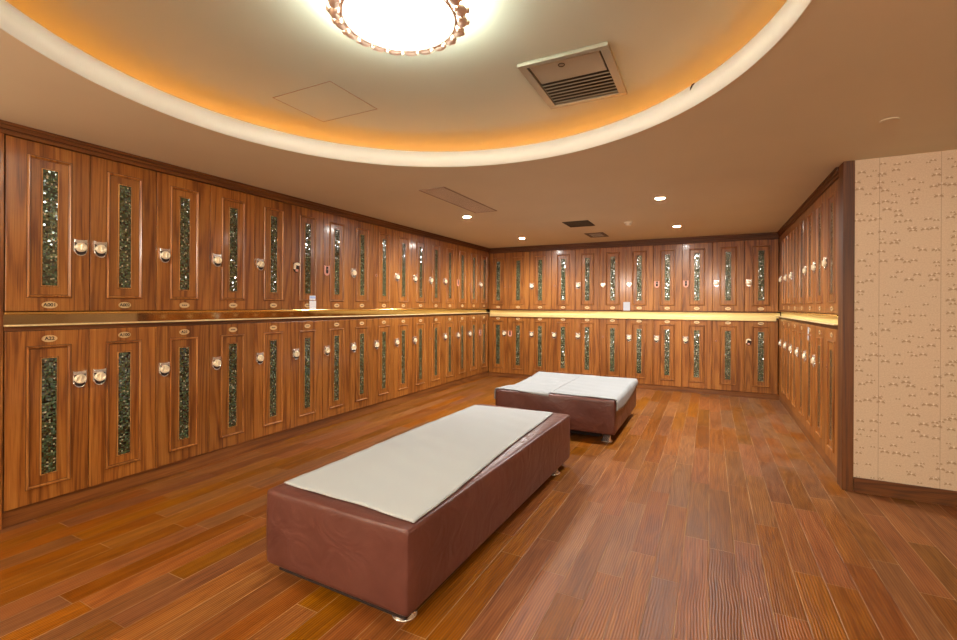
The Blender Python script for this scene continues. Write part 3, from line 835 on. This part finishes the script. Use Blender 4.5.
t = thing('smoke_detector', 'small cream smoke detector on the low ceiling near the dark vents', 'detector', (-0.93, 6.04, H))
bm = bmesh.new(); lathe(bm, [(0.056, -0.0004), (0.056, -0.012), (0.050, -0.018), (0.046, -0.019)], 0, 0, 0, 'z', 28); mk('base', bm, M['white'], t)
bm = bmesh.new(); lathe(bm, [(0.038, -0.0192), (0.040, -0.030), (0.032, -0.044), (0.012, -0.047)], 0, 0, 0, 'z', 28); mk('cap', bm, M['white'], t)
bm = bmesh.new(); lathe(bm, [(0.045, -0.0004), (0.045, -0.004), (0.040, -0.006)], 0, 0, 0, 'z', 28)
mk('sprinkler_cover', bm, M['ceil'], ceil, (0.905, 3.375, H + 0.0004))
bm = bmesh.new()
a = math.atan2(2.66 - CY, -0.10 - CX)
q = lambda r, da, z: (CX + r * math.cos(a + da), CY + r * math.sin(a + da), z)
tube(bm, [q(CR + 0.004, 0.000, H + 0.117), q(CR - 0.006, 0.004, H + 0.112), q(CR - 0.006, 0.012, H + 0.098), q(CR - 0.005, 0.014, H + 0.090)], 0.004, 6)
tag(mk('wire_end', bm, M['ink']), 'short black wire end poking over the white rim of the round ceiling', 'wire')

LP = [(-2.613, 4.849, 'round downlight beside the long tan ceiling grille'), (-2.658, 6.769, 'round downlight in front of the left end of the back lockers'),
      (-0.445, 4.829, 'round downlight on the right nearest to the round ceiling'), (-0.397, 6.613, 'round downlight on the right close to the back lockers')]
def downlight(x, y, label, pw):
    t = thing('downlight', label, 'light', (x, y, H), 0, 'downlights in the low ceiling')
    bm = bmesh.new(); lathe(bm, [(0.055, -0.0004), (0.055, -0.005), (0.049, -0.008), (0.043, -0.006), (0.042, -0.0004)], 0, 0, 0, 'z', 28); mk('trim_ring', bm, M['white'], t)
    bm = bmesh.new(); lathe(bm, [(0.041, -0.0006), (0.040, -0.006), (0.012, -0.007)], 0, 0, 0, 'z', 28); mk('lens', bm, M['bulb'], t)
    L = bpy.data.lights.new('downlight_beam', 'SPOT'); L.energy = pw; L.spot_size = math.radians(165); L.spot_blend = 0.7; L.shadow_soft_size = 0.05; L.color = (1.0, 0.985, 0.96)
    o = bpy.data.objects.new('downlight_beam', L); COL.objects.link(o); o.parent = t; o.location = (0, 0, -0.012)
for i, (x, y, l) in enumerate(LP): downlight(x, y, l, 88)
# added unseen fill lights behind the camera, without fixtures
for x, y, z, pw in ((2.2, -1.6, 2.1, 47), (-2.7, -1.5, 2.1, 74), (0.2, -1.6, 2.1, 52)):
    L = bpy.data.lights.new('fill_light', 'POINT'); L.energy = pw; L.shadow_soft_size = 0.2; L.color = (1.0, 0.965, 0.90)
    o = bpy.data.objects.new('fill_light', L); COL.objects.link(o); o.location = (x, y, z)
S.cycles.diffuse_bounces = 8

# ------------------------------------------------------------------ world, camera, view
w = bpy.data.worlds.new('World'); S.world = w; w.use_nodes = True
w.node_tree.nodes['Background'].inputs[0].default_value = (0.5, 0.4, 0.3, 1); w.node_tree.nodes['Background'].inputs[1].default_value = 0.0
cam = bpy.data.cameras.new('camera'); co = bpy.data.objects.new('camera', cam); COL.objects.link(co)
cam.sensor_width = 36.0; cam.lens = 458.0 / 957.0 * 36.0; cam.shift_y = -(320 - 305.07) / 957.0; cam.clip_start = 0.02
co.matrix_world = Matrix.Translation((0, 0, 1.336)) @ Matrix.Rotation(0.4681, 4, 'Z') @ Matrix.Rotation(PI / 2, 4, 'X') @ Matrix.Rotation(0.0054, 4, 'Z')
S.camera = co
vs = S.view_settings
vs.view_transform = 'Standard'; vs.look = 'None'; vs.gamma = 1.0; vs.exposure = 1.05; vs.use_curve_mapping = False
